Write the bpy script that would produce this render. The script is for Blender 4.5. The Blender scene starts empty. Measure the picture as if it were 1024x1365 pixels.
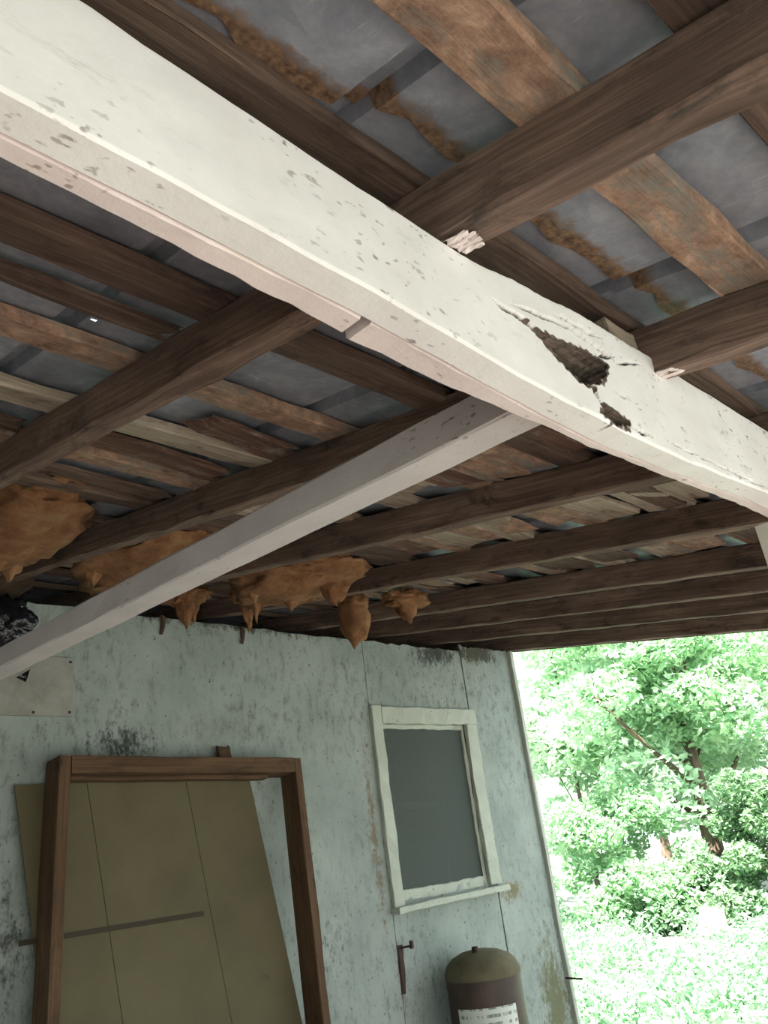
import bpy, math, random
import numpy as np
from mathutils import Vector, Matrix
random.seed(7); rng = np.random.default_rng(7)
sc = bpy.context.scene
C = sc.collection
EYE = 1.5

# ---------------------------------------------------------------- camera
R = [[0.70655026, -0.69684997, -0.12323497],
     [0.18818120, 0.35288812, -0.91654668],
     [0.68218368, 0.62439579, 0.38046725]]          # rows: image right, image down, view direction
cam_d = bpy.data.cameras.new('camera'); cam = bpy.data.objects.new('camera', cam_d); C.objects.link(cam)
m = Matrix.Identity(4)
for i in range(3):
    m[i][0] = R[0][i]; m[i][1] = -R[1][i]; m[i][2] = -R[2][i]
m[2][3] = EYE
cam.matrix_world = m
cam_d.sensor_fit = 'VERTICAL'; cam_d.sensor_height = 36; cam_d.sensor_width = 27
cam_d.lens = 1115.174 / 1365 * 36
cam_d.clip_start = .02; cam_d.clip_end = 300
sc.camera = cam

# ---------------------------------------------------------------- sky, sun, exposure
w = bpy.data.worlds.new('World'); sc.world = w; w.use_nodes = True
bg = w.node_tree.nodes['Background']
bg.inputs['Color'].default_value = (.88, .98, 1.0, 1); bg.inputs['Strength'].default_value = 2.8
sun_d = bpy.data.lights.new('sun', 'SUN'); sun_d.energy = 32.0; sun_d.angle = math.radians(1.0); sun_d.color = (1, .96, .90)
sun = bpy.data.objects.new('sun', sun_d); C.objects.link(sun)
sun.rotation_euler = Vector((.62, .40, -1.0)).to_track_quat('-Z', 'Y').to_euler()
vs = sc.view_settings
vs.view_transform = 'Standard'; vs.look = 'None'; vs.gamma = 1.0; vs.use_curve_mapping = False
vs.exposure = .17

# ---------------------------------------------------------------- materials
def srgb(r, g, b):
    f = lambda c: (c / 255 / 12.92) if c / 255 <= .04045 else ((c / 255 + .055) / 1.055) ** 2.4
    return (f(r), f(g), f(b), 1)

class NT:
    def __init__(s, name):
        s.m = bpy.data.materials.new(name); s.m.use_nodes = True
        s.t = s.m.node_tree; s.n = s.t.nodes; s.b = s.n['Principled BSDF']
        s.b.inputs['Roughness'].default_value = .8
        if 'Specular IOR Level' in s.b.inputs: s.b.inputs['Specular IOR Level'].default_value = .25
    def node(s, typ, **kw):
        n = s.n.new(typ)
        for k, v in kw.items(): setattr(n, k, v)
        return n
    def link(s, a, b): s.t.links.new(a, b)
    def coord(s, scale, attr=None):
        mp = s.node('ShaderNodeMapping'); mp.inputs['Scale'].default_value = scale
        if attr:
            a = s.node('ShaderNodeAttribute'); a.attribute_name = attr; s.link(a.outputs['Vector'], mp.inputs['Vector'])
        else:
            a = s.node('ShaderNodeTexCoord'); s.link(a.outputs['Object'], mp.inputs['Vector'])
        return mp.outputs[0]
    def noise(s, vec, scale=1, detail=6, rough=.6, dist=0):
        n = s.node('ShaderNodeTexNoise'); n.inputs['Scale'].default_value = scale; n.inputs['Detail'].default_value = detail
        n.inputs['Roughness'].default_value = rough; n.inputs['Distortion'].default_value = dist
        s.link(vec, n.inputs['Vector']); return n.outputs['Fac']
    def ramp(s, fac, stops):
        r = s.node('ShaderNodeValToRGB'); e = r.color_ramp.elements
        while len(e) < len(stops): e.new(.5)
        for el, (p, c) in zip(e, stops):
            el.position = p; el.color = c if len(c) == 4 else (*c, 1)
        s.link(fac, r.inputs[0]); return r.outputs[0]
    def step(s, fac, a, b):
        return s.ramp(fac, [(a, (0, 0, 0, 1)), (b, (1, 1, 1, 1))])
    def mix(s, fac, a, b, mode='MIX'):
        n = s.node('ShaderNodeMix', data_type='RGBA', blend_type=mode)
        for sock, v in ((n.inputs[0], fac), (n.inputs[6], a), (n.inputs[7], b)):
            if hasattr(v, 'node'): s.link(v, sock)
            else: sock.default_value = v
        return n.outputs[2]
    def math(s, op, a, b):
        n = s.node('ShaderNodeMath', operation=op)
        for i, v in enumerate((a, b)):
            if hasattr(v, 'node'): s.link(v, n.inputs[i])
            else: n.inputs[i].default_value = v
        return n.outputs[0]
    def blob(s, c, r):
        """1 inside an ellipsoid at world position c, fading to 0 at its rim"""
        tc = s.node('ShaderNodeTexCoord'); mp = s.node('ShaderNodeMapping', vector_type='TEXTURE')
        mp.inputs['Location'].default_value = c; mp.inputs['Scale'].default_value = r
        s.link(tc.outputs['Object'], mp.inputs['Vector'])
        g = s.node('ShaderNodeTexGradient', gradient_type='SPHERICAL'); s.link(mp.outputs[0], g.inputs[0])
        return g.outputs['Fac']
    def out(s, col, bump=None, dist=.003, strength=.6, rough=None, metal=None):
        if hasattr(col, 'node'): s.link(col, s.b.inputs['Base Color'])
        else: s.b.inputs['Base Color'].default_value = col
        if bump is not None:
            bn = s.node('ShaderNodeBump'); bn.inputs['Distance'].default_value = dist; bn.inputs['Strength'].default_value = strength
            s.link(bump, bn.inputs['Height']); s.link(bn.outputs[0], s.b.inputs['Normal'])
        if rough is not None: s.b.inputs['Roughness'].default_value = rough
        if metal is not None: s.b.inputs['Metallic'].default_value = metal
        return s.m

def wood(name, dark, mid, light, blot=None, amount=.5, stretch=3, iso=False):
    n = NT(name)
    g1 = n.noise(n.coord((stretch, 120, 120), 'gr'), 1, 8, .7)
    g2 = n.noise(n.coord((2.5, 12, 12), 'gr'), 1, 5, .6, .6)
    f = n.math('ADD', n.math('MULTIPLY', g1, .55), n.math('MULTIPLY', g2, .45))
    if iso: f = n.noise(n.coord((26, 34, 34), 'gr'), 1, 9, .75, .3)
    col = n.ramp(f, [(.32, dark), (.5, mid), (.68, light)])
    if blot:
        b = n.step(n.noise(n.coord((9, 22, 22), 'gr'), 1, 7, .7, .4), .62 - .25 * amount, .78 - .25 * amount)
        col = n.mix(b, col, blot)
    return n.out(col, g1, .004, .8, .85)

M = {}
M['rafter'] = wood('rafter_wood', srgb(65, 55, 48), srgb(109, 92, 82), srgb(155, 132, 116), srgb(63, 57, 53), .35)
M['purlin'] = wood('purlin_wood', srgb(97, 78, 67), srgb(147, 121, 102), srgb(186, 158, 136), srgb(125, 125, 117), .55, 8, True)
M['purlin_dark'] = wood('dark_purlin_wood', srgb(53, 43, 38), srgb(88, 74, 65), srgb(128, 109, 95), srgb(65, 51, 45), .4)
M['rotten'] = wood('rotten_board_wood', srgb(58, 43, 38), srgb(100, 77, 66), srgb(146, 118, 100), srgb(139, 137, 132), .35)
M['pale_board'] = wood('pale_weathered_wood', srgb(110, 102, 90), srgb(156, 146, 130), srgb(188, 180, 164), srgb(96, 80, 66), .35)
M['jamb'] = wood('brown_jamb_wood', srgb(58, 44, 31), srgb(86, 66, 48), srgb(108, 86, 63), srgb(61, 49, 37), .3)
M['grey_timber'] = wood('grey_painted_timber', srgb(128, 122, 116), srgb(176, 171, 166), srgb(206, 202, 198), srgb(140, 130, 122), .3)

def paint(name, base, tint, spot, use_rot=False):
    n = NT(name)
    v = n.coord((1, 1, 1), 'gr')
    a = n.noise(v, 7, 6, .6); col = n.mix(n.step(a, .35, .7), base, tint)
    fine = n.noise(v, 90, 4, .7)
    speck = n.math('MULTIPLY', n.step(n.noise(n.coord((70, 130, 130), 'gr'), 1, 2, .5), .64, .70), n.step(n.noise(v, 5, 3, .5), .45, .6))
    col = n.mix(n.math('MULTIPLY', speck, .75), col, spot)
    dirt = n.step(n.noise(n.coord((6, 26, 26), 'gr'), 1, 8, .75), .58, .8)
    col = n.mix(n.math('MULTIPLY', dirt, .4), col, spot)
    if use_rot:
        at = n.node('ShaderNodeAttribute'); at.attribute_name = 'rot'
        wd = n.ramp(n.noise(n.coord((10, 160, 160), 'gr'), 1, 6, .6), [(.3, srgb(50, 42, 36)), (.55, srgb(98, 88, 80)), (.8, srgb(140, 126, 114))])
        rr = n.math('ADD', at.outputs['Fac'], n.math('MULTIPLY', n.math('SUBTRACT', fine, .5), .5))
        col = n.mix(n.step(rr, .3, .62), col, wd)
    return n.out(col, fine, .0015, .5, .6)
M['beam_paint'] = paint('white_beam_paint', srgb(232, 235, 234), srgb(218, 219, 218), srgb(112, 104, 98), True)
M['inner_paint'] = paint('bounce_tinted_paint', srgb(222, 213, 210), srgb(206, 196, 194), srgb(130, 116, 106))  # pink cast of the ground bounce is painted into this white
M['post_paint'] = paint('white_post_paint', srgb(206, 206, 194), srgb(192, 190, 178), srgb(130, 122, 110))
M['brace_paint'] = paint('white_tie_paint', srgb(204, 202, 202), srgb(188, 186, 186), srgb(120, 112, 106))
M['trim_paint'] = paint('trim_paint', srgb(172, 180, 167), srgb(157, 164, 151), srgb(97, 88, 74))

n = NT('mouldy_wall_paint')
v = n.coord((1, 1, 1))
col = n.mix(n.step(n.noise(v, 3.2, 5, .6), .35, .7), srgb(152, 162, 156), srgb(129, 140, 135))
streak = n.noise(n.coord((30, 30, 13)), 1, 9, .8)
patch = n.noise(v, 2.3, 4, .6)
mould = n.math('MULTIPLY', n.step(streak, .50, .64), n.step(patch, .33, .62))
col = n.mix(n.math('MULTIPLY', mould, .75), col, srgb(78, 80, 74))
sp = n.math('MULTIPLY', n.step(n.noise(n.coord((70, 70, 40)), 1, 3, .6), .63, .69), .8)
col = n.mix(sp, col, srgb(70, 70, 64))
brk = n.noise(n.coord((42, 42, 24)), 1, 9, .8)
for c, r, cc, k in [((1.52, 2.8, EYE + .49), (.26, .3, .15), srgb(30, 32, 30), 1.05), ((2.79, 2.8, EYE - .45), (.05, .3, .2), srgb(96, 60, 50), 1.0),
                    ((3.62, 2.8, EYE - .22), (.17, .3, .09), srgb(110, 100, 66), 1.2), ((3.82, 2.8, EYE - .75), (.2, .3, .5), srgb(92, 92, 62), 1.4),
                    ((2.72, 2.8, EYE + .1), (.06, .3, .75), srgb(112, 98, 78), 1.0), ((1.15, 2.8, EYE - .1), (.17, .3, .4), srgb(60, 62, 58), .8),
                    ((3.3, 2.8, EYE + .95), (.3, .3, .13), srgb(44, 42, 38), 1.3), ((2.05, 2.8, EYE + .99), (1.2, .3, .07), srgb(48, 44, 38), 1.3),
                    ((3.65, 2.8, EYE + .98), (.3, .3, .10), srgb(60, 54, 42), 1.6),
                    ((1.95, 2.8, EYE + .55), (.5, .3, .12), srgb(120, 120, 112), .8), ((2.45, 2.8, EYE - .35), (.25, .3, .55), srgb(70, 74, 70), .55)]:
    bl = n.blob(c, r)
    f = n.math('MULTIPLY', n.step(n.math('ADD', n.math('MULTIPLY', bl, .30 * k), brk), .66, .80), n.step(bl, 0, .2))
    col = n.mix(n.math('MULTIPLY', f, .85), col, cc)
M['wall'] = n.out(col, streak, .003, .5, .85)

n = NT('grey_patch_board')
col = n.mix(n.step(n.noise(n.coord((9, 9, 9)), 1, 6, .7), .35, .7), srgb(148, 151, 144), srgb(126, 124, 116))
col = n.mix(n.math('MULTIPLY', n.step(n.noise(n.coord((20, 20, 20)), 1, 6, .7), .6, .75), .6), col, srgb(120, 106, 92))
M['patch'] = n.out(col, None, rough=.8)

n = NT('galvanised_sheet')
v = n.coord((1, 1, 1))
a = n.noise(v, 9, 8, .7, .3)
col = n.ramp(a, [(.25, srgb(104, 109, 120)), (.5, srgb(142, 149, 159)), (.75, srgb(180, 186, 194))])
rust = n.step(n.noise(n.coord((3, 3, 3)), 1, 9, .75), .6, .74)
col = n.mix(n.math('MULTIPLY', rust, .45), col, srgb(110, 92, 76))
scr = n.step(n.noise(n.coord((160, 14, 14)), 1, 3, .5), .68, .74)
col = n.mix(n.math('MULTIPLY', scr, .35), col, srgb(205, 206, 204))
at = n.node('ShaderNodeAttribute'); at.attribute_name = 'rot'
rr = n.math('ADD', at.outputs['Fac'], n.math('MULTIPLY', n.math('SUBTRACT', n.noise(v, 60, 5, .7), .5), .9))
col = n.mix(n.step(rr, .45, .7), col, n.ramp(n.noise(v, 120, 4, .6), [(.3, srgb(84, 66, 54)), (.7, srgb(150, 126, 102))]))
M['metal'] = n.out(col, a, .002, .3, .55, .35)

n = NT('orange_foam')
v = n.coord((1, 1, 1))
fn = n.noise(v, 40, 8, .7)
col = n.ramp(n.noise(v, 12, 6, .65), [(.25, srgb(86, 60, 42)), (.5, srgb(131, 94, 64)), (.75, srgb(155, 125, 94))])
M['foam'] = n.out(col, fn, .01, .9, .95)

n = NT('hardboard')
col = n.mix(n.step(n.noise(n.coord((3, 3, 3)), 1, 6, .6), .3, .75), srgb(97, 91, 67), srgb(78, 73, 52))
col = n.mix(n.math('MULTIPLY', n.step(n.noise(n.coord((26, 26, 26)), 1, 3, .6), .68, .74), .6), col, srgb(70, 60, 46))
M['hardboard'] = n.out(col, None, rough=.75)
M['dark_strip'] = NT('dark_strip').out(srgb(60, 52, 42))
n = NT('brown_tank_enamel')
col = n.ramp(n.noise(n.coord((8, 8, 8)), 1, 6, .65), [(.3, srgb(59, 50, 45)), (.7, srgb(80, 67, 59))])
M['tank'] = n.out(col, None, rough=.5)
n = NT('lit_tank_top')
col = n.ramp(n.noise(n.coord((14, 14, 14)), 1, 6, .7), [(.3, srgb(87, 82, 64)), (.7, srgb(110, 105, 84))])
M['tank_top'] = n.out(col, None, rough=.9)  # lighter tone paints in the light falling on the dome
n = NT('printed_label')
bars = n.node('ShaderNodeTexWave', wave_type='BANDS', bands_direction='Z'); bars.inputs['Scale'].default_value = 11; bars.inputs['Distortion'].default_value = 0
n.link(n.coord((1, 1, 1)), bars.inputs['Vector'])
wd = n.step(n.noise(n.coord((55, 55, 12)), 1, 3, .6), .46, .56)
col = n.mix(n.math('MULTIPLY', n.math('MULTIPLY', n.step(bars.outputs['Fac'], .55, .7), wd), .7), srgb(206, 212, 204), srgb(60, 90, 76))
M['label'] = n.out(col, None, rough=.5)
n = NT('black_plastic'); col = n.ramp(n.noise(n.coord((30, 30, 30)), 1, 4, .6), [(.3, srgb(12, 13, 18)), (.8, srgb(34, 36, 44))])
M['plastic'] = n.out(col, n.noise(n.coord((40, 40, 40)), 1, 3, .6), .01, .8, .25); n.b.inputs['Specular IOR Level'].default_value = .6
M['iron'] = NT('rusty_iron').out(srgb(58, 44, 36), rough=.7)
M['dark_wood'] = wood('dark_plate_wood', srgb(40, 32, 26), srgb(64, 52, 42), srgb(90, 74, 60))
M['end_boards'] = NT('dark_blocker_boards').out(srgb(92, 82, 74))  # kept dark so little light bounces in from this side
M['room'] = NT('dim_interior_paint').out(srgb(120, 116, 108))
n = NT('window_glass'); n.b.inputs['Base Color'].default_value = (.9, .95, .92, 1); n.b.inputs['Roughness'].default_value = .08; n.b.inputs['Transmission Weight'].default_value = 1.0; n.b.inputs['IOR'].default_value = 1.45; M['glass'] = n.m
n = NT('insect_screen'); n.b.inputs['Base Color'].default_value = srgb(64, 74, 68); n.b.inputs['Alpha'].default_value = .8; n.b.inputs['Roughness'].default_value = .6; M['screen'] = n.m
n = NT('concrete'); v = n.coord((1, 1, 1))
M['concrete'] = n.out(n.ramp(n.noise(v, 4, 8, .65), [(.3, srgb(122, 106, 98)), (.7, srgb(158, 140, 132))]), n.noise(v, 60, 5, .6), .003, .5, .9)
n = NT('weedy_ground'); v = n.coord((1, 1, 1))
M['ground'] = n.out(n.ramp(n.noise(v, 1.2, 9, .7), [(.3, srgb(108, 114, 106)), (.55, srgb(126, 128, 124)), (.75, srgb(142, 140, 138))]), n.noise(v, 14, 6, .7), .03, .6, .95)

def leafmat(name, a, b, tr):
    n = NT(name)
    oi = n.node('ShaderNodeAttribute'); oi.attribute_name = 'lv'
    col = n.mix(oi.outputs['Fac'], a, b)
    n.link(col, n.b.inputs['Base Color']); n.b.inputs['Roughness'].default_value = .5
    t = n.node('ShaderNodeBsdfTranslucent'); n.link(col, t.inputs['Color'])
    mx = n.node('ShaderNodeMixShader'); mx.inputs[0].default_value = tr
    n.link(n.b.outputs[0], mx.inputs[1]); n.link(t.outputs[0], mx.inputs[2])
    n.link(mx.outputs[0], n.n['Material Output'].inputs['Surface'])
    return n.m
M['leaf_bright'] = leafmat('bright_leaf', srgb(176, 212, 180), srgb(222, 238, 212), .45)
M['leaf_mid'] = leafmat('mid_leaf', srgb(132, 176, 140), srgb(196, 222, 180), .42)
M['leaf_dark'] = leafmat('dark_leaf', srgb(96, 134, 102), srgb(156, 186, 142), .38)
M['weed'] = leafmat('weed_leaf', srgb(107, 153, 115), srgb(169, 200, 162), .35)
M['bark'] = wood('bark', srgb(62, 52, 44), srgb(96, 82, 70), srgb(130, 114, 98))
M['white_scrap'] = NT('white_scrap').out(srgb(186, 168, 152))

# ---------------------------------------------------------------- builders
def mesh_obj(name, V, F, mat, parent=None, attrs=None, smooth=False):
    me = bpy.data.meshes.new(name); me.from_pydata([tuple(map(float, p)) for p in V], [], [tuple(map(int, f)) for f in F])
    me.materials.append(M[mat] if isinstance(mat, str) else mat)
    for k, arr in (attrs or {}).items():
        arr = np.asarray(arr, dtype=np.float32)
        if arr.ndim == 2:
            a = me.attributes.new(k, 'FLOAT_VECTOR', 'POINT'); a.data.foreach_set('vector', arr.ravel())
        else:
            a = me.attributes.new(k, 'FLOAT', 'POINT'); a.data.foreach_set('value', arr)
    if smooth: me.polygons.foreach_set('use_smooth', [True] * len(me.polygons))
    me.update()
    o = bpy.data.objects.new(name, me); C.objects.link(o)
    if parent: o.parent = parent
    return o

def tag(o, label, cat=None, group=None, kind=None):
    o['label'] = label
    if cat: o['category'] = cat
    if group: o['group'] = group
    if kind: o['kind'] = kind
    return o

def empty(name, loc=(0, 0, 0)):
    o = bpy.data.objects.new(name, None); o.empty_display_size = .1; C.objects.link(o); o.location = loc
    return o
def child(o, parent):
    """parent while keeping world-space vertices in place"""
    o.parent = parent; o.matrix_parent_inverse = Matrix.Translation(-Vector(parent.location)); return o

def smooth_noise(k, amp, step=1.0):
    return np.cumsum(rng.normal(0, amp * .35, k)) * .5 + rng.normal(0, amp * .5, k)

def timber(name, p0, p1, wd, ht, mat, parent=None, up=(0, 0, 1), seg=14, jit=.0015, ch=.003, ragged=0.0, taper=1.0):
    """a board with chamfered edges from p0 to p1 (centres of its ends), wd across, ht along up"""
    p0 = np.array(p0, float); p1 = np.array(p1, float); d = p1 - p0; L = np.linalg.norm(d); d /= L
    s = np.cross(d, np.array(up, float)); s /= np.linalg.norm(s); u = np.cross(s, d)
    a, b = wd / 2, ht / 2
    prof = [(-a + ch, -b), (a - ch, -b), (a, -b + ch), (a, b - ch), (a - ch, b), (-a + ch, b), (-a, b - ch), (-a, -b + ch)]
    V = []; G = []; off = rng.uniform(0, 20, 3)
    js = rng.normal(0, jit, (seg + 1, 8, 2)); bow = rng.normal(0, jit * 1.5, 2)
    rg = rng.uniform(-ragged, ragged, (2, 8))
    for i in range(seg + 1):
        f = i / seg; k = 1 + (taper - 1) * f
        for q, (x, y) in enumerate(prof):
            dx, dy = js[i, q] + bow * math.sin(f * math.pi)
            e = (rg[0, q] if i == 0 else rg[1, q] if i == seg else 0)
            V.append(p0 + d * (L * f + e) + s * (x * k + dx) + u * (y * k + dy)); G.append((L * f + off[0], x + off[1], y + off[2]))
    F = []
    for i in range(seg):
        for q in range(8):
            r = (q + 1) % 8; F.append((i * 8 + q, i * 8 + r, i * 8 + 8 + r, i * 8 + 8 + q))
    F.append(tuple(range(7, -1, -1))); F.append(tuple(seg * 8 + q for q in range(8)))
    o = mesh_obj(name, V, F, mat, None, {'gr': G})
    if parent is not None: child(o, parent)
    return o

def extrude_poly(name, pts, y0, y1, mat, parent=None, map3=None):
    """polygon in (x,z), extruded from y0 to y1"""
    k = len(pts); f3 = map3 or (lambda x, y, z: (x, y, z))
    V = [f3(x, y0, z) for x, z in pts] + [f3(x, y1, z) for x, z in pts]
    F = [tuple(range(k)), tuple(range(2 * k - 1, k - 1, -1))] + [(i, i + k, (i + 1) % k + k, (i + 1) % k) for i in range(k)]
    o = mesh_obj(name, V, F, mat, None, {'gr': [(v[0], v[1], v[2]) for v in V]})
    if parent is not None: child(o, parent)
    return o
def box(name, lo, hi, mat, parent=None):
    return extrude_poly(name, [(lo[0], lo[2]), (hi[0], lo[2]), (hi[0], hi[2]), (lo[0], hi[2])], lo[1], hi[1], mat, parent)

def blob(name, c, r, mat, seed, rough=.35, freq=2.6, sub=4, drip=None):
    import bmesh
    from mathutils import noise
    bm = bmesh.new(); bmesh.ops.create_icosphere(bm, subdivisions=sub, radius=1)
    for v_ in bm.verts:
        p = v_.co.copy(); k = 1 + rough * noise.fractal(p * freq + Vector((seed * 7.1, seed, 0)), .8, 2.0, 5)
        q = Vector((p.x * r[0] * k, p.y * r[1] * k, p.z * r[2] * k))
        if drip and p.z < 0:
            q.z -= drip * max(0, noise.noise(Vector((p.x * 3 + seed, p.y * 3, seed)))) * (-p.z)
        v_.co = q + Vector(c)
    me = bpy.data.meshes.new(name); bm.to_mesh(me); bm.free(); me.materials.append(M[mat])
    me.polygons.foreach_set('use_smooth', [True] * len(me.polygons))
    o = bpy.data.objects.new(name, me); C.objects.link(o); return o

# roof slope: underside of the rafters
TS, ZR = .18167, EYE + .5029
def zr(y): return ZR + TS * y
CS = math.cos(math.atan(TS)); UPN = (0, -TS * CS, CS)
RD = .075 / CS                                   # rafter depth measured upright
YB, YE = -1.15, 5.6                               # eaves and far end of the roof

# ================================================================ setting
ground = mesh_obj('ground', [(-60, -60, -.03), (80, -60, -.03), (80, 80, -.03), (-60, 80, -.03)], [(0, 1, 2, 3)], 'ground'); tag(ground, 'weedy sunlit ground around the lean-to', kind='structure')
floor = box('floor', (-2.1, -1.4, -.2), (4.0, 5.5, 0), 'concrete'); tag(floor, 'pale concrete floor slab under the lean-to roof', kind='structure')

# ---- wall with its painted sheets
wall = empty('wall_back', (3.9, 2.8, 0)); tag(wall, 'white painted plywood wall stained with black mould', kind='structure')
def jag(x0, x1, z0, z1, top=True, k=26, amp=.004):
    xs = np.linspace(x1, x0, k)
    tops = [(x, z1 + (rng.normal(0, amp) if top else 0)) for x in xs]
    return [(x0, z0), (x1, z0)] + tops
WT = EYE + .975
extrude_poly('wall_panel', jag(-2.0, .98, 0, WT), 2.80, 2.812, 'wall', wall)
extrude_poly('wall_panel', jag(.984, 2.775, 0, WT), 2.80, 2.812, 'wall', wall)
extrude_poly('wall_panel', jag(2.782, 3.508, EYE + .60, WT + .003), 2.803, 2.815, 'wall', wall)
extrude_poly('wall_panel', jag(3.514, 3.935, 0, WT + .034), 2.80, 2.812, 'wall', wall)
extrude_poly('wall_panel', jag(2.782, 3.508, 0, EYE - .15, False), 2.803, 2.815, 'wall', wall)
timber('top_plate', (-2.0, 2.87, WT - .03), (3.92, 2.87, WT - .03), .09, .05, 'dark_wood', wall)
for x in (-.4, .98, 2.74, 3.55): timber('stud', (x, 2.865, 0), (x, 2.865, WT - .055), .04, .09, 'dark_wood', wall, up=(0, 1, 0))
t = timber('corner_trim', (3.945, 2.80, 0), (3.945, 2.80, WT + .03), .028, .05, 'trim_paint', wall, up=(0, 1, 0)); t['label'] = 'pale corner strip'
# patch board with a torn triangular hole, nailed over the wall sheet
def ring_patch():
    x0, x1, z0, z1 = .82, 1.337, EYE + .582, EYE + .785
    hole = [(1.137, EYE + .706), (1.185, EYE + .737), (1.172, EYE + .692)]
    out = [(x0, z0), (x1, z0), (x1, z1), (x0, z1)]
    V = []; F = []
    for y in (2.788, 2.799):
        V += [(x, y, z) for x, z in out] + [(x, y, z) for x, z in hole]
    tri = [(0, 1, 6), (1, 5, 6), (1, 2, 5), (2, 3, 5), (3, 4, 5), (3, 0, 4), (0, 6, 4)]
    for a, b, c in tri: F.append((a, b, c)); F.append((a + 7, c + 7, b + 7))
    for a, b in [(0, 1), (1, 2), (2, 3), (3, 0), (5, 4), (6, 5), (4, 6)]: F.append((a, a + 7, b + 7, b))
    o = mesh_obj('patch_board', V, F, 'patch'); child(o, wall); o['label'] = 'grey patch board with a torn triangular hole'
    b = box('hole_shade_sheet', (1.12, 2.7985, EYE + .68), (1.2, 2.7995, EYE + .75), 'plastic', wall); b['label'] = 'black sheet standing in for the shade inside the torn hole'  # black sheet stands in for the shade inside the hole
    for (x, z) in ((1.325, EYE + .595), (1.325, EYE + .77), (1.2, EYE + .592)): 
        box('nail', (x - .004, 2.785, z - .004), (x + .004, 2.79, z + .004), 'iron', wall)
ring_patch()
# the rest of the house behind the wall
sw = mesh_obj('wall_right', [(3.93, 2.815, 0), (3.93, YE, 0), (3.93, YE, zr(YE) - .004), (3.93, 2.815, zr(2.815) - .004), (3.85, 2.915, 0), (3.85, YE, 0), (3.85, YE, zr(YE) - .004), (3.85, 2.915, zr(2.815) - .004)],
    [(0, 1, 2, 3), (7, 6, 5, 4), (0, 3, 7, 4), (1, 5, 6, 2), (3, 2, 6, 7), (0, 4, 5, 1)], 'wall'); tag(sw, 'side wall of the shed behind the corner strip', kind='structure')
lw = mesh_obj('wall_left_blocker', [(-2.1, YB, 0), (-2.1, YE, 0), (-2.1, YE, zr(YE) + .05), (-2.1, YB, zr(YB) + .05), (-2.0, YB, 0), (-2.0, YE, 0), (-2.0, YE, zr(YE) + .05), (-2.0, YB, zr(YB) + .05)],
    [(3, 2, 1, 0), (4, 5, 6, 7), (4, 7, 3, 0), (2, 6, 5, 1), (7, 6, 2, 3), (1, 5, 4, 0)], 'end_boards'); tag(lw, 'unseen dark end wall added to block side light', kind='structure')  # stretch before the house is added out of view to cut side light
rw = box('wall_rear', (-2.0, YE - .15, 0), (3.85, YE - .05, zr(YE - .1) + .06), 'room'); tag(rw, 'dim rear wall inside the shed', kind='structure')

# ---- window
win = empty('window_1', (3.15, 2.79, EYE - .2)); tag(win, 'dark screened window in white wooden casing', kind='structure')
timber('casing', (2.805, 2.789, EYE - .205), (2.805, 2.789, EYE + .662), .062, .022, 'trim_paint', win, up=(0, 1, 0))
timber('casing', (2.837, 2.788, EYE + .621), (3.53, 2.788, EYE + .625), .022, .078, 'trim_paint', win)
timber('casing', (3.485, 2.789, EYE - .175), (3.485, 2.789, EYE + .583), .085, .022, 'trim_paint', win, up=(0, 1, 0))
timber('sill', (2.768, 2.775, EYE - .208), (3.545, 2.775, EYE - .198), .055, .026, 'trim_paint', win)
timber('sash_frame', (2.845, 2.812, EYE - .19), (2.845, 2.812, EYE + .585), .022, .02, 'trim_paint', win, up=(0, 1, 0))
timber('sash_frame', (3.435, 2.812, EYE - .19), (3.435, 2.812, EYE + .585), .022, .02, 'trim_paint', win, up=(0, 1, 0))
timber('sash_frame', (2.856, 2.812, EYE + .572), (3.424, 2.812, EYE + .572), .02, .024, 'trim_paint', win)
timber('sash_frame', (2.856, 2.812, EYE - .155), (3.424, 2.812, EYE - .155), .02, .045, 'trim_paint', win)
timber('meeting_rail', (2.856, 2.835, EYE + .21), (3.424, 2.835, EYE + .21), .02, .035, 'trim_paint', win)
s_ = box('insect_screen', (2.85, 2.811, EYE - .135), (3.43, 2.8125, EYE + .565), 'screen', win); s_['label'] = 'dark insect screen'
g_ = box('glass', (2.85, 2.842, EYE - .16), (3.43, 2.846, EYE + .58), 'glass', win)
for x in (2.84, 3.44): timber('jamb', (x, 2.85, EYE - .19), (x, 2.85, EYE + .60), .02, .07, 'dark_wood', win, up=(0, 1, 0))

# ---- roof: rafters, boards across them, metal sheets
ceil = empty('ceiling', (0, 0, zr(0))); tag(ceil, 'lean-to roof of bare rafters, boards and metal sheets', kind='structure')
RX = [-1.23, -.77, -.31, .14, .61, 1.06, 1.52, 2.02, 2.54, 2.965, 3.40, 3.965]
for x in RX:
    ye = 3.4
    p0 = np.array((x - .0215, YB + .03, zr(YB + .03))); p1 = np.array((x - .0215, ye, zr(ye)))
    o_ = np.array(UPN) * .0375
    timber('rafter', p0 + o_, p1 + o_, .043, .075, 'rafter', ceil, up=UPN, seg=60, jit=.0016, ch=.004)
timber('leak_board', (3.982, YB, zr(YB) + .058), (3.982, YE - .1, zr(YE - .1) + .058), .02, .115, 'rafter', ceil, up=UPN, seg=30)  # added board, stops daylight leaking in above the last rafter
def purlin(y, wd, x0=-1.9, x1=3.96, mat='purlin', th=.02, skew=0, ragged=.02, name='purlin', drop=0):
    z = lambda yy: zr(yy) + RD + .5 * th / CS - drop
    return timber(name, (x0, y, z(y)), (x1, y + skew, z(y + skew)), wd, th, mat, ceil, up=UPN, seg=max(6, int((x1 - x0) * 12)), jit=.0015, ch=.002, ragged=ragged)
purlin(-1.08, .07); purlin(-.9, .07); purlin(-.68, .07); purlin(-.42, .07); purlin(-.15, .07)
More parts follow.
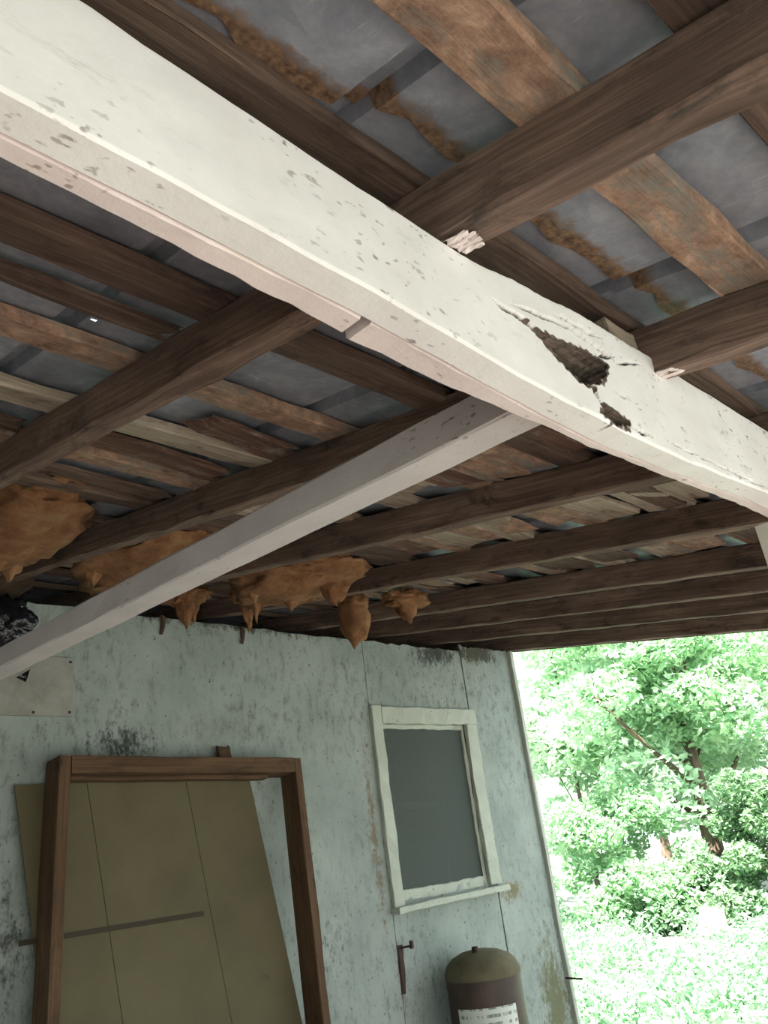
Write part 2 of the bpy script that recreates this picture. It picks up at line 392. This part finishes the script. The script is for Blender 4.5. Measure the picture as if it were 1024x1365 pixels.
purlin(.09, .075, mat='purlin_dark'); purlin(.241, .068); purlin(.435, .062, mat='purlin_dark')
purlin(.59, .07, mat='rotten'); purlin(.79, .07, mat='purlin_dark'); purlin(1.035, .066); purlin(1.27, .072, mat='pale_board'); purlin(1.50, .06, mat='purlin'); purlin(1.76, .07, mat='purlin_dark')
purlin(2.0, .07, mat='purlin_dark'); purlin(2.25, .07, mat='purlin_dark'); purlin(2.5, .07, mat='purlin_dark'); purlin(2.76, .07, mat='purlin_dark'); purlin(3.1, .07, mat='purlin_dark')
# broken and rotted boards left between the purlins, bay by bay
def scrap(x0, x1, y, wd, mat, skew=0, th=.012): 
    o = purlin(y, wd, x0, x1, mat, th, skew, .03, 'rotted_board'); return o
scrap(.05, .56, .885, .045, 'purlin_dark', .01); scrap(.1, .56, 1.42, .05, 'purlin_dark')
scrap(.62, 1.05, .665, .05, 'rotten', .02); scrap(.80, 1.01, 1.16, .08, 'rotten', .03); scrap(.62, 1.0, 1.38, .08, 'rotten', .03); scrap(.64, 1.01, 1.63, .06, 'purlin_dark', .02)
for (x0, x1) in ((1.065, 1.475), (1.525, 1.975), (2.025, 2.495), (2.545, 2.92), (2.97, 3.355), (3.405, 3.92)):
    y = .52
    while y < 2.7:
        wdt = random.uniform(.06, .12); mt = random.choice(['rotten', 'purlin', 'pale_board', 'purlin_dark', 'rotten'])
        if random.random() < .95: scrap(x0 + random.uniform(0, .03), x1 - random.uniform(0, .1), y, wdt, mt, random.uniform(-.03, .03))
        y += wdt + random.uniform(.005, .035)

def sheet(x0, x1, y0, y1, lift, edge_rust=False, hole=None):
    """one metal sheet: flat pan with a raised rib along its right side"""
    xs = sorted(set([x0 - .013, x0 + .011] + list(np.linspace(x0 + .018, x1 - .018, 14)) + [x1 - .011, x1 + .013] + ([hole[0] - .0045, hole[0] + .0045] if hole else [])))
    ys = sorted(set(list(np.linspace(y0, y1, max(12, int((y1 - y0) / .06)))) + ([y1 - .012, y1 - .03, y1 - .05] if edge_rust else []) + ([hole[1] - .006, hole[1] + .006] if hole else [])))
    V = []; F = []; rot = []
    for j, y in enumerate(ys):
        for i, x in enumerate(xs):
            d = min(abs(x - x0), abs(x - x1)); rib = .022 if d < .014 else 0
            yy = y + (rng.normal(0, .006) if (edge_rust and j == len(ys) - 1) else 0)
            V.append((x, yy, zr(yy) + RD + (.022 + lift) / CS + rib + rng.normal(0, .0006)))
            rot.append(max(0, 1 - (y1 - y) / .06) if edge_rust else 0)
    nx = len(xs)
    for j in range(len(ys) - 1):
        for i in range(nx - 1):
            if hole and xs[i] < hole[0] < xs[i + 1] and ys[j] < hole[1] < ys[j + 1]: continue
            F.append((j * nx + i, j * nx + nx + i, j * nx + nx + i + 1, j * nx + i + 1))
    o = mesh_obj('metal_sheet', V, F, 'metal', None, {'rot': rot}); child(o, ceil)
    md = o.modifiers.new('thickness', 'SOLIDIFY'); md.thickness = .0012; md.offset = -1
    return o
x = -1.94
while x < 3.9:
    x1 = min(x + .48, 4.08)
    par = round((x + 1.94) / .48) % 2 * .0018
    sheet(x, x1, YB, random.uniform(.36, .42), par, True)
    sheet(x, x1, .30, YE, .005 + par, False, (.488, .972) if x < .475 < x1 else None)
    x = x1

# ================================================================ main beam
def ip(x, tab): return np.interp(x, [a for a, _ in tab], [b for _, b in tab])
BOT = [(-1.3, .468), (.14, .467), (.27, .464), (.46, .459), (.6, .450), (.75, .440), (.875, .436), (1.05, .444), (1.34, .462), (1.6, .468), (4.0, .468)]
TOP = [(-1.3, .592), (.19, .592), (.35, .584), (.55, .574), (.64, .576), (.8, .59), (1.0, .600), (1.45, .606), (1.7, .600), (4.0, .600)]
beam = empty('support_beam', (1.5, .43, EYE + .46)); tag(beam, 'long white painted doubled beam, rotted through beside the tie timber', 'beam')
H1 = [(.704, .528), (.719, .522), (.77, .526), (.83, .531), (.874, .530), (.857, .506), (.825, .484), (.811, .481), (.789, .482), (.766, .493), (.74, .507)]
H2 = [(.836, .462), (.85, .462), (.893, .455), (.888, .445), (.85, .441), (.822, .446)]
CR = [([(.638, .531), (.704, .528), (.744, .517)], .0035), ([(.679, .542), (.8, .556), (.896, .547)], .0035), ([(.902, .545), (.99, .574)], .0025), ([(.865, .491), (.935, .495)], .0025),
      ([(.889, .447), (.955, .452)], .003), ([(.768, .566), (.879, .570)], .003), ([(.815, .486), (.828, .460)], .009), ([(.85, .535), (.90, .552)], .004), ([(1.0, .46), (1.35, .470)], .0012)]
def seg_d(p, a, b):
    a = np.array(a); b = np.array(b); t_ = np.clip(((p - a) @ (b - a)) / ((b - a) @ (b - a)), 0, 1)
    return np.linalg.norm(p - (a + t_[:, None] * (b - a)), axis=1)
def poly_sd(p, P):
    d = np.full(len(p), 9.); ins = np.zeros(len(p), bool); k = len(P)
    for i in range(k):
        a, b = P[i], P[(i + 1) % k]; d = np.minimum(d, seg_d(p, a, b))
        c = ((a[1] > p[:, 1]) != (b[1] > p[:, 1])) & (p[:, 0] < (b[0] - a[0]) * (p[:, 1] - a[1]) / (b[1] - a[1] + 1e-12) + a[0]); ins ^= c
    return np.where(ins, -d, d)
def vnoise(p, f, seed):
    r = np.random.default_rng(seed); out = np.zeros(len(p))
    for k in range(10):
        a = r.uniform(0, 6.28); fr = f * r.uniform(.6, 2.2); out += np.sin((p[:, 0] * math.cos(a) + p[:, 1] * math.sin(a) * 1.6) * fr + r.uniform(0, 6.28))
    return out / 10
def outer_board():
    xs = np.concatenate([np.linspace(-1.2, .6, 90), np.arange(.6016, 1.1, .0016), np.linspace(1.11, 3.97, 110)]); nz = 84; nx = len(xs)
    fz = np.linspace(0, 1, nz)
    X, FZ = np.meshgrid(xs, fz, indexing='ij')
    wob = lambda sd_, f_: vnoise(np.stack([xs, xs * 0], 1), f_, sd_)[:, None]
    zb = ip(X, BOT) + wob(31, 30) * .002; zt = ip(X, TOP) + wob(32, 45) * .003 + wob(33, 200) * .0015
    Z = zb + (zt - zb) * FZ
    p = np.stack([X.ravel(), Z.ravel()], 1)
    pn = p + np.stack([vnoise(p, 260, 1), vnoise(p, 260, 2)], 1) * .0075
    pc = p + np.stack([vnoise(p, 60, 8), vnoise(p, 90, 9)], 1) * .004
    sd = np.minimum(poly_sd(pn, H1), poly_sd(pn, H2) + .001)
    dep = np.clip((-sd) / .004, 0, 1) * .031
    rot = np.clip(1 - (sd - .001) / .006, 0, 1)
    for pts, wd in CR:
        d = np.min([seg_d(pc, pts[i], pts[i + 1]) for i in range(len(pts) - 1)], axis=0)
        L0 = np.linalg.norm(p - np.array(pts[0]), axis=1); L1 = np.linalg.norm(p - np.array(pts[-1]), axis=1)
        wv = wd * np.clip(np.minimum(L0, L1) / .03, .25, 1)
        dep = np.maximum(dep, np.clip(1.3 - d / wv, 0, 1) * .008); rot = np.maximum(rot, np.clip(1.15 - d / (wv * 1.3), 0, 1))
    bulge = .004 * np.exp(-((p[:, 0] - .85) / .12) ** 2)
    y = .396 + dep - bulge * (dep < .001) + vnoise(p, 40, 5) * .0012
    e = np.minimum(FZ.ravel(), 1 - FZ.ravel()); y += .0025 * np.clip(1 - e / .03, 0, 1) ** 2
    V = [(a, b, c + EYE) for a, b, c in zip(p[:, 0], y, p[:, 1])]
    V += [(a, .4285, c + EYE) for a, c in p[0::nz]] + [(a, .4285, c + EYE) for a, c in p[nz - 1::nz]]
    N0 = nx * nz; F = []
    for i in range(nx - 1):
        for j in range(nz - 1): F.append((i * nz + j, i * nz + nz + j, i * nz + nz + j + 1, i * nz + j + 1))
        F.append((i * nz, N0 + i, N0 + i + 1, i * nz + nz))
        F.append((i * nz + nz - 1, i * nz + nz + nz - 1, N0 + nx + i + 1, N0 + nx + i))
        F.append((N0 + i, N0 + nx + i, N0 + nx + i + 1, N0 + i + 1))
    F.append(tuple([N0] + list(range(nz)) + [N0 + nx])); b0 = (nx - 1) * nz
    F.append(tuple([N0 + 2 * nx - 1] + list(range(b0 + nz - 1, b0 - 1, -1)) + [N0 + nx - 1]))
    rr = np.concatenate([rot, np.zeros(2 * nx)])
    o = mesh_obj('outer_board', V, F, 'beam_paint', None, {'rot': rr, 'gr': [(q[0], q[1], q[2]) for q in V]}); child(o, beam)
    o['label'] = 'white outer board with a ragged rot hole'
outer_board()
def inner_board(x0, x1, y1tab, dz, seed):
    r = np.random.default_rng(seed); xs = np.linspace(x0, x1, max(12, int((x1 - x0) / .02))); V = []; F = []
    for xx in xs:
        zb = ip(xx, BOT) + dz + r.normal(0, .0006) + EYE; zt = ip(xx, TOP) - .004 + EYE; yb = ip(xx, y1tab) + r.normal(0, .0006)
        for y, z in ((.431, zb + .003), (.4335, zb), (yb - .003, zb), (yb, zb + .003), (yb, zt), (.431, zt)): V.append((xx, y, z))
    for i in range(len(xs) - 1):
        for q in range(6): F.append((i * 6 + q, i * 6 + (q + 1) % 6, i * 6 + 6 + (q + 1) % 6, i * 6 + 6 + q))
    F.append(tuple(range(5, -1, -1))); F.append(tuple(len(V) - 6 + q for q in range(6)))
    o = mesh_obj('inner_board', V, F, 'inner_paint', None, {'gr': [(q[0] + seed, q[1], q[2]) for q in V]}); child(o, beam)
inner_board(-1.2, .476, [(-1.2, .452), (.16, .452), (.28, .454), (.476, .461)], .0, 11)
inner_board(.489, 3.95, [(.489, .4655), (.6, .461), (.8, .445), (.95, .443), (1.48, .453), (4, .455)], .001, 12)
post = timber('support_post', (1.535, .437, 0), (1.535, .437, EYE + .462), .09, .085, 'post_paint', None, up=(0, 1, 0)); tag(post, 'white square post holding up the painted beam', 'post')
blk = timber('wood_block', (.937, .424, EYE + .617), (1.012, .424, EYE + .617), .04, .045, 'pale_board', None, seg=3); tag(blk, 'small grey wood block sitting on the painted beam beside a rafter', 'block')

# tie timber from the beam back to the wall
tz = lambda y: EYE + .500 + .0335 * (y - .5)
tie = timber('tie_timber', (.8465, .472, tz(.472) + .026), (.8465, 2.798, tz(2.798) + .026), .064, .054, 'brace_paint', None, seg=24, jit=.0008); tag(tie, 'square grey white timber spanning from painted beam to wall', 'timber')

# ================================================================ foam
def foam(c, r, seed, label, drips=(), rough=.3):
    """a lump of sprayed foam; drips: (dx, dy, length, radius) tongues hanging from it"""
    import bmesh
    from mathutils import noise
    bm = bmesh.new(); nz_ = lambda p, f: noise.fractal(p * f + Vector((seed * 7.1, seed * 1.3, 0)), .9, 2.0, 6)
    def lump(cc, rr, sub, kz=0):
        for v_ in bmesh.ops.create_icosphere(bm, subdivisions=sub, radius=1)['verts']:
            p = v_.co.copy(); k = 1 + rough * nz_(p + Vector(cc), 1.7) + rough * .75 * nz_(p + Vector(cc), 7)
            t_ = 1 - kz * max(0, -p.z)
            v_.co = Vector((p.x * rr[0] * k * t_, p.y * rr[1] * k * t_, p.z * rr[2] * k)) + Vector(cc)
    lump(c, r, 4)
    for dx, dy, ln, rd in drips:
        zc = zr(c[1] + dy) + .03 - ln / 2
        lump((c[0] + dx, c[1] + dy, zc), (rd, rd, ln / 2 + .02), 3, .12 if rd > .06 else .55)
    me = bpy.data.meshes.new('foam_lump'); bm.to_mesh(me); bm.free(); me.materials.append(M['foam'])
    me.polygons.foreach_set('use_smooth', [True] * len(me.polygons))
    o = bpy.data.objects.new('foam_lump', me); C.objects.link(o); tag(o, label, 'foam', 'orange insulation foam along the wall top'); return o
foam((.80, 2.08, zr(2.08) + .035), (.17, .36, .055), 1, 'largest orange foam lump, wide and flat, above the black bundle', ((-.05, .22, .07, .05), (.1, .2, .075, .045), (.03, .1, .07, .06)), .22)
foam((1.26, 2.16, zr(2.16) + .035), (.18, .30, .05), 2, 'long orange foam lump above the tie timber, beside the largest one', ((-.12, .1, .06, .03), (.02, .2, .075, .035), (.12, .25, .08, .03)), .25)
foam((1.65, 2.55, zr(2.55) + .02), (.08, .08, .04), 3, 'small pointed orange foam lump at the wall top under the tie timber', ((.0, 0, .11, .032), (.05, .03, .085, .022)), .3)
foam((1.80, 2.40, zr(2.40) + .02), (.05, .05, .03), 4, 'narrow hanging orange foam drip beside the bright rust-orange lump', ((.0, -.02, .12, .026),), .3)
foam((1.75, 2.04, zr(2.04) + .025), (.19, .24, .05), 5, 'bright rust-orange foam lump with a ragged lower edge', ((-.02, .2, .11, .02), (.06, .1, .075, .04), (.1, -.08, .07, .05), (-.1, .1, .06, .04)), .25)
foam((2.18, 2.22, zr(2.22) + .01), (.06, .06, .04), 6, 'drooping rounded orange foam blob hanging below its rafter', ((.0, 0, .16, .062),), .2)
foam((2.33, 2.08, zr(2.08) + .03), (.10, .07, .035), 7, 'small wedge of orange foam tucked behind a rafter', ((.0, 0, .075, .04),), .3)

# ================================================================ things against the wall
# black wrapped bundle at the wall top
b = blob('plastic_bundle', (1.07, 2.72, EYE + .875), (.085, .06, .08), 'plastic', 9, .35, 3.0); tag(b, 'shiny black plastic bundle wedged at the wall top', 'bundle')
blk2 = timber('wood_block', (1.05, 2.79, EYE + 1.0), (1.05, 2.62, EYE + 1.0), .13, .06, 'dark_wood', None, seg=4); tag(blk2, 'dark wood block under the rafters above the black bundle', 'block')

# leaning door frame: boards set on edge; the top leans back to the wall
LEAN = .085
fy = lambda z, d: 2.795 - .012 - LEAN * (EYE + .45 - z) - d          # d: distance in front of the frame's back
fr = empty('door_frame', (1.75, fy(0, .05), 0)); tag(fr, 'brown wooden door frame leaning on the wall before a hardboard sheet', 'door frame')
def fbar(name, xa, za, xb, zb_, wd, d0, d1, mat='jamb'):
    dm = (d0 + d1) / 2; hor = abs(xb - xa) > abs(zb_ - za)
    return timber(name, (xa, fy(za, dm), za), (xb, fy(zb_, dm), zb_), (d1 - d0) if hor else wd, wd if hor else (d1 - d0), mat, fr, up=(0, LEAN, 1) if hor else (0, 1, -LEAN), seg=10, jit=.001)
TZ = EYE + .43
fbar('side_jamb', 1.135, 0.006, 1.265, TZ, .04, 0, .10); fbar('side_jamb', 2.165, 0.006, 2.225, TZ - .02, .036, 0, .10)
fbar('head_jamb', 1.286, TZ - .028, 2.206, TZ - .046, .055, 0, .10)
fbar('door_stop', 1.30, TZ - .064, 2.10, TZ - .080, .014, .02, .06)
fbar('door_stop', 1.163, .02, 1.290, TZ - .075, .013, .02, .06)

# hardboard sheet behind it
A = math.radians(7.5); ux, uz = math.cos(A), math.sin(A); ox, oz = 1.385, .03
def hp(u_, v_): return (ox + u_ * ux - v_ * uz, oz + u_ * uz + v_ * ux)
hb = empty('hardboard_sheet', (1.4, 2.6, 0)); tag(hb, 'tan hardboard sheet leaning askew behind the wooden door frame', 'board')
def hpoly(name, uv, d0, d1, mat):
    return extrude_poly(name, [hp(*q) for q in uv], d0, d1, mat, hb, lambda x, d, z: (x, fy(z, d), z))
cut = [0, .24, .62, .905]
for i in range(3): 
    o = hpoly('panel', [(cut[i] + .001, 0), (cut[i + 1] - .001, 0), (cut[i + 1] - .001, 1.845 - .12 * cut[i + 1]), (cut[i] + .001, 1.845 - .12 * cut[i])], -.008, -.003, 'hardboard')
zl = EYE - .095
o = extrude_poly('strip', [(1.16, zl - .008), (1.80, zl - .008), (1.80, zl + .008), (1.16, zl + .008)], -.003, -.0005, 'dark_strip', hb, lambda x, d, z: (x, fy(z, d), z)); o['label'] = 'dark horizontal strip across the sheet'  # thin dark strip laid across the sheet
st = timber('wood_scrap', (1.955, 2.785, EYE + .37), (1.945, 2.785, EYE + .475), .07, .018, 'jamb', None, up=(0, 1, 0), seg=4, ragged=.015, taper=.8); tag(st, 'short brown wood scrap nailed to the wall above the door frame', 'wood')

# tank
tk = empty('water_tank', (3.085, 2.615, 0)); tag(tk, 'brown cylindrical tank with white label standing under the window', 'tank')
def lathe(name, prof, c, mat, parent, a0=0, a1=2 * math.pi, seg=64, close=True):
    V = []; F = []; k = len(prof); n_ = seg if close else seg + 1
    for i in range(n_):
        a = a0 + (a1 - a0) * i / seg
        for r_, z in prof: V.append((c[0] + r_ * math.cos(a), c[1] + r_ * math.sin(a), z))
    for i in range(seg):
        j = (i + 1) % n_
        for q in range(k - 1): F.append((i * k + q, j * k + q, j * k + q + 1, i * k + q + 1))
    o = mesh_obj(name, V, F, mat, None, None, True)
    if parent.parent: o.parent = parent
    else: child(o, parent)
    return o
cx, cy, TR = 3.085, 2.615, .158; ZT = EYE - .455
lathe('body', [(TR * .95, 0.0), (TR * .97, .02), (TR, .05), (TR, ZT - .045)], (cx, cy), 'tank', tk)
dome = lathe('domed_top', [(TR + .003, ZT - .05), (TR + .004, ZT - .03), (TR, ZT - .018), (TR * .93, ZT + .004), (TR * .78, ZT + .026), (TR * .5, ZT + .045), (TR * .2, ZT + .053), (.001, ZT + .055)], (cx, cy), 'tank_top', tk); dome['label'] = 'domed top coloured lighter as if lit'
lathe('pipe_stub', [(.014, ZT + .04), (.014, ZT + .068), (.001, ZT + .07)], (cx - .05, cy - .02), 'iron', dome, seg=16)
ca = math.atan2(-cy, -cx)
lathe('paper_label', [(TR + .0025, EYE - .86), (TR + .0025, EYE - .60)], (cx, cy), 'label', tk, ca - .85, ca + .80, 24, False)['label'] = 'white printed label'

# hook and nails on the wall
hk = empty('wall_hook', (2.81, 2.79, EYE - .35)); tag(hk, 'rusty bent hook on the wall below the window', 'hook')
timber('shank', (2.80, 2.797, EYE - .352), (2.80, 2.735, EYE - .345), .008, .008, 'iron', hk, seg=4, jit=.0005, ch=.002)
timber('hook_tip', (2.80, 2.735, EYE - .355), (2.80, 2.735, EYE - .325), .014, .014, 'iron', hk, up=(0, 1, 0), seg=2, jit=.0005, ch=.002)
timber('seam_gap_strip', (2.785, 2.797, EYE - .52), (2.795, 2.797, EYE - .34), .022, .005, 'iron', hk, up=(0, 1, 0), seg=4, taper=1.4)  # dark strip stands in for the open wall seam below the hook
nl = timber('nail', (3.93, 2.80, EYE - .655), (3.93, 2.70, EYE - .66), .008, .008, 'iron', None, seg=3, jit=.0006, ch=.002); tag(nl, 'rusty nail sticking out near the corner strip', 'nail')
for xx, zz, hh, lb in ((1.69, .955, .05, 'dark splinter hanging from the wall top beside the tie timber'), (2.07, .945, .045, 'dark splinter on the wall top further from the tie timber')):
    s2 = timber('wood_splinter', (xx, 2.793, EYE + zz - hh), (xx + .008, 2.793, EYE + zz + .025), .012, .008, 'dark_wood', None, up=(0, 1, 0), seg=4, taper=1.8); tag(s2, lb, 'splinter')

# ================================================================ outdoors
def leaves(name, centres, radii, count, size, mat, parent, flat=.5, seed=0):
    r = np.random.default_rng(seed); centres = np.array(centres, float); radii = np.array(radii, float)
    pr = radii.prod(1) ** .6; k = r.choice(len(centres), count, p=pr / pr.sum())
    d = r.normal(0, 1, (count, 3)); d /= np.linalg.norm(d, axis=1)[:, None]; rad = r.uniform(.35, 1, (count, 1)) ** .6
    P = centres[k] + d * rad * radii[k]
    nrm = r.normal(0, 1, (count, 3)); nrm[:, 2] = np.abs(nrm[:, 2]) + flat; nrm /= np.linalg.norm(nrm, axis=1)[:, None]
    a = np.cross(nrm, r.normal(0, 1, (count, 3))); a /= np.linalg.norm(a, axis=1)[:, None]; b_ = np.cross(nrm, a)
    s = size * r.uniform(.6, 1.4, (count, 1))
    V = np.stack([P - a * s, P - b_ * s * .45 + a * s * .1, P + a * s, P + b_ * s * .45 + a * s * .1], 1).reshape(-1, 3)
    V[:, 2] = np.maximum(V[:, 2], .0)
    me = bpy.data.meshes.new(name); me.vertices.add(count * 4); me.vertices.foreach_set('co', V.astype(np.float32).ravel())
    me.loops.add(count * 4); me.loops.foreach_set('vertex_index', np.arange(count * 4, dtype=np.int32))
    me.polygons.add(count); me.polygons.foreach_set('loop_start', np.arange(0, count * 4, 4, dtype=np.int32))
    me.update(calc_edges=True)
    at_ = me.attributes.new('lv', 'FLOAT', 'POINT'); at_.data.foreach_set('value', np.repeat(r.uniform(0, 1, count), 4).astype(np.float32))
    me.materials.append(M[mat]); o = bpy.data.objects.new(name, me); C.objects.link(o)
    if parent: child(o, parent)
    return o

def tree(label, base, h, spread, clumps, count, size, mat, seed, trunk_r=.12, lean=(0, 0), low=.25, cat='tree', name='tree', veil=0):
    r = np.random.default_rng(seed); t_ = empty(name, (base[0], base[1], 0)); tag(t_, label, cat, 'trees and bushes beyond the lean-to')
    cs = []; rs = []
    for i in range(clumps):
        f = r.uniform(low, 1); a = r.uniform(0, 6.28); rr = spread * math.sqrt(r.uniform(0, 1)) * math.sin(math.pi * min(.95, .25 + .7 * f))
        cs.append((base[0] + lean[0] * f + rr * math.cos(a), base[1] + lean[1] * f + rr * math.sin(a), h * f)); q = spread * r.uniform(.18, .36); rs.append((q, q, q * (.8 if name == 'bush' else .55)))
    for i in range(veil):
        f = r.uniform(.44, .8); L = math.hypot(base[0], base[1]); cs.append((base[0] - base[0] / L * .8 + r.uniform(-.6, .9), base[1] - base[1] / L * .8 + r.uniform(-.6, .6), h * f)); rs.append((.6, .6, .33))
    leaves('foliage', cs, rs, count, size, mat, t_, .5, seed)['kind'] = 'stuff'
    top = (base[0] + lean[0] * .8, base[1] + lean[1] * .8, h * .8)
    timber('trunk', (base[0], base[1], -.03), top, trunk_r * 2, trunk_r * 2, 'bark', t_, up=(0, 1, 0), seg=12, jit=trunk_r * .12, ch=trunk_r * .55, taper=.35)
    for i in range(0, clumps, 6):
        f = min(.75, max(.15, cs[i][2] / h * .7)); s0 = [base[0] + (top[0] - base[0]) * f, base[1] + (top[1] - base[1]) * f, top[2] * f]
        timber('branch', s0, cs[i], trunk_r * .5, trunk_r * .5, 'bark', t_, up=(0, .3, 1), seg=5, jit=trunk_r * .1, ch=trunk_r * .12, taper=.4)
    return t_
def at(dist, px_):                      # a spot on the ground at a distance, along the bearing of an image column near the horizon
    dx = (px_ - 512) / 1115.174; dy = (1095 - .14 * (px_ - 600) - 682.5) / 1115.174
    d = [R[0][i] * dx + R[1][i] * dy + R[2][i] for i in range(2)]; L = math.hypot(*d); return (d[0] / L * dist, d[1] / L * dist)
tree('leafy tree with a dark forked trunk behind the weeds', at(15.4, 930), 6.2, 2.6, 50, 36000, .075, 'leaf_mid', 21, .15, (.2, .1), .40, veil=9)
tree('bright pale green tree growing next to the wall corner', at(17, 775), 6.0, 2.5, 30, 16000, .085, 'leaf_bright', 22, .05, (0, 0), .2)
tree('tall sunlit tree far behind the dark trunk', at(25, 870), 8.5, 4.5, 30, 16000, .11, 'leaf_bright', 23, .12, (0, 0), .2)
tree('loose sunlit tree growing past the support post', at(19, 1050), 7.0, 3.0, 30, 24000, .085, 'leaf_mid', 24, .08, (0, 0), .25)
for i, (d_, p_, h_, s_, c_, m_, lb) in enumerate([(14.6, 1015, 2.1, 1.25, 9000, 'leaf_dark', 'dense dark green bush past the dark trunk, largest of the dark bushes'), (14.6, 905, .8, .9, 5000, 'leaf_dark', 'low dark bush at the foot of the dark trunk'),
        (15, 815, 2.2, 1.25, 9000, 'leaf_mid', 'mid green rounded bush between dark trunk and wall corner'), (18, 745, 2.0, 1.1, 5000, 'leaf_bright', 'thin pale bush close beside the wall corner')]):
    tree(lb, at(d_, p_), h_, s_, 30, c_ * 2, .05, m_, 40 + i, .03, (0, 0), .06, 'bush', 'bush')
# weeds over the ground in the sun
cs = []; rs = []; r = np.random.default_rng(5)
for i in range(420):
    d_ = r.uniform(5.3, 17); b_ = at(d_, r.uniform(640, 1250))
    if b_[0] < 4.7 or (abs(b_[0] - 11.1) < 1.0 and abs(b_[1] - 5.95) < .55): continue
    cs.append((b_[0], b_[1], .10)); q = r.uniform(.25, .5); rs.append((q, q, r.uniform(.1, .3)))
wd_ = leaves('weeds', cs, rs, 80000, .038, 'weed', None, .3, 5); tag(wd_, 'sunlit low weeds covering the ground outside', 'weeds', kind='stuff')
p = at(12.6, 903); ws = empty('broken_box', (p[0], p[1], 0)); tag(ws, 'pale broken box lying in the weeds before the dark trunk', 'box')
for a_, b_, wd2, ht2, up_ in (((p[0], p[1] + .15, .24), (p[0] - .02, p[1] - .13, .20), .025, .40, (.4, .1, 1)), ((p[0] + .02, p[1] - .14, .19), (p[0] + .26, p[1] - .09, .19), .025, .36, (0, 0, 1)), ((p[0] - .22, p[1] + .06, .12), (p[0] - .2, p[1] - .24, .08), .2, .02, (.6, 0, 1))):
    timber('side', a_, b_, wd2, ht2, 'white_scrap', ws, up=up_, seg=3)

# white paint torn off over the rafter undersides where they cross the beam
for (x_, y_, n_) in ((.590, .372, 4), (1.037, .372, 3)):
    for k_ in range(n_):
        timber('paint_flake', (x_ + (k_ - 1) * .009, y_ + random.uniform(-.007, .005), zr(y_) - .0005), (x_ + (k_ - 1) * .009, y_ + .022, zr(y_ + .022) - .0005), .008, .002, 'inner_paint', ceil, up=UPN, seg=4, jit=.0008, ch=.001, ragged=.004)
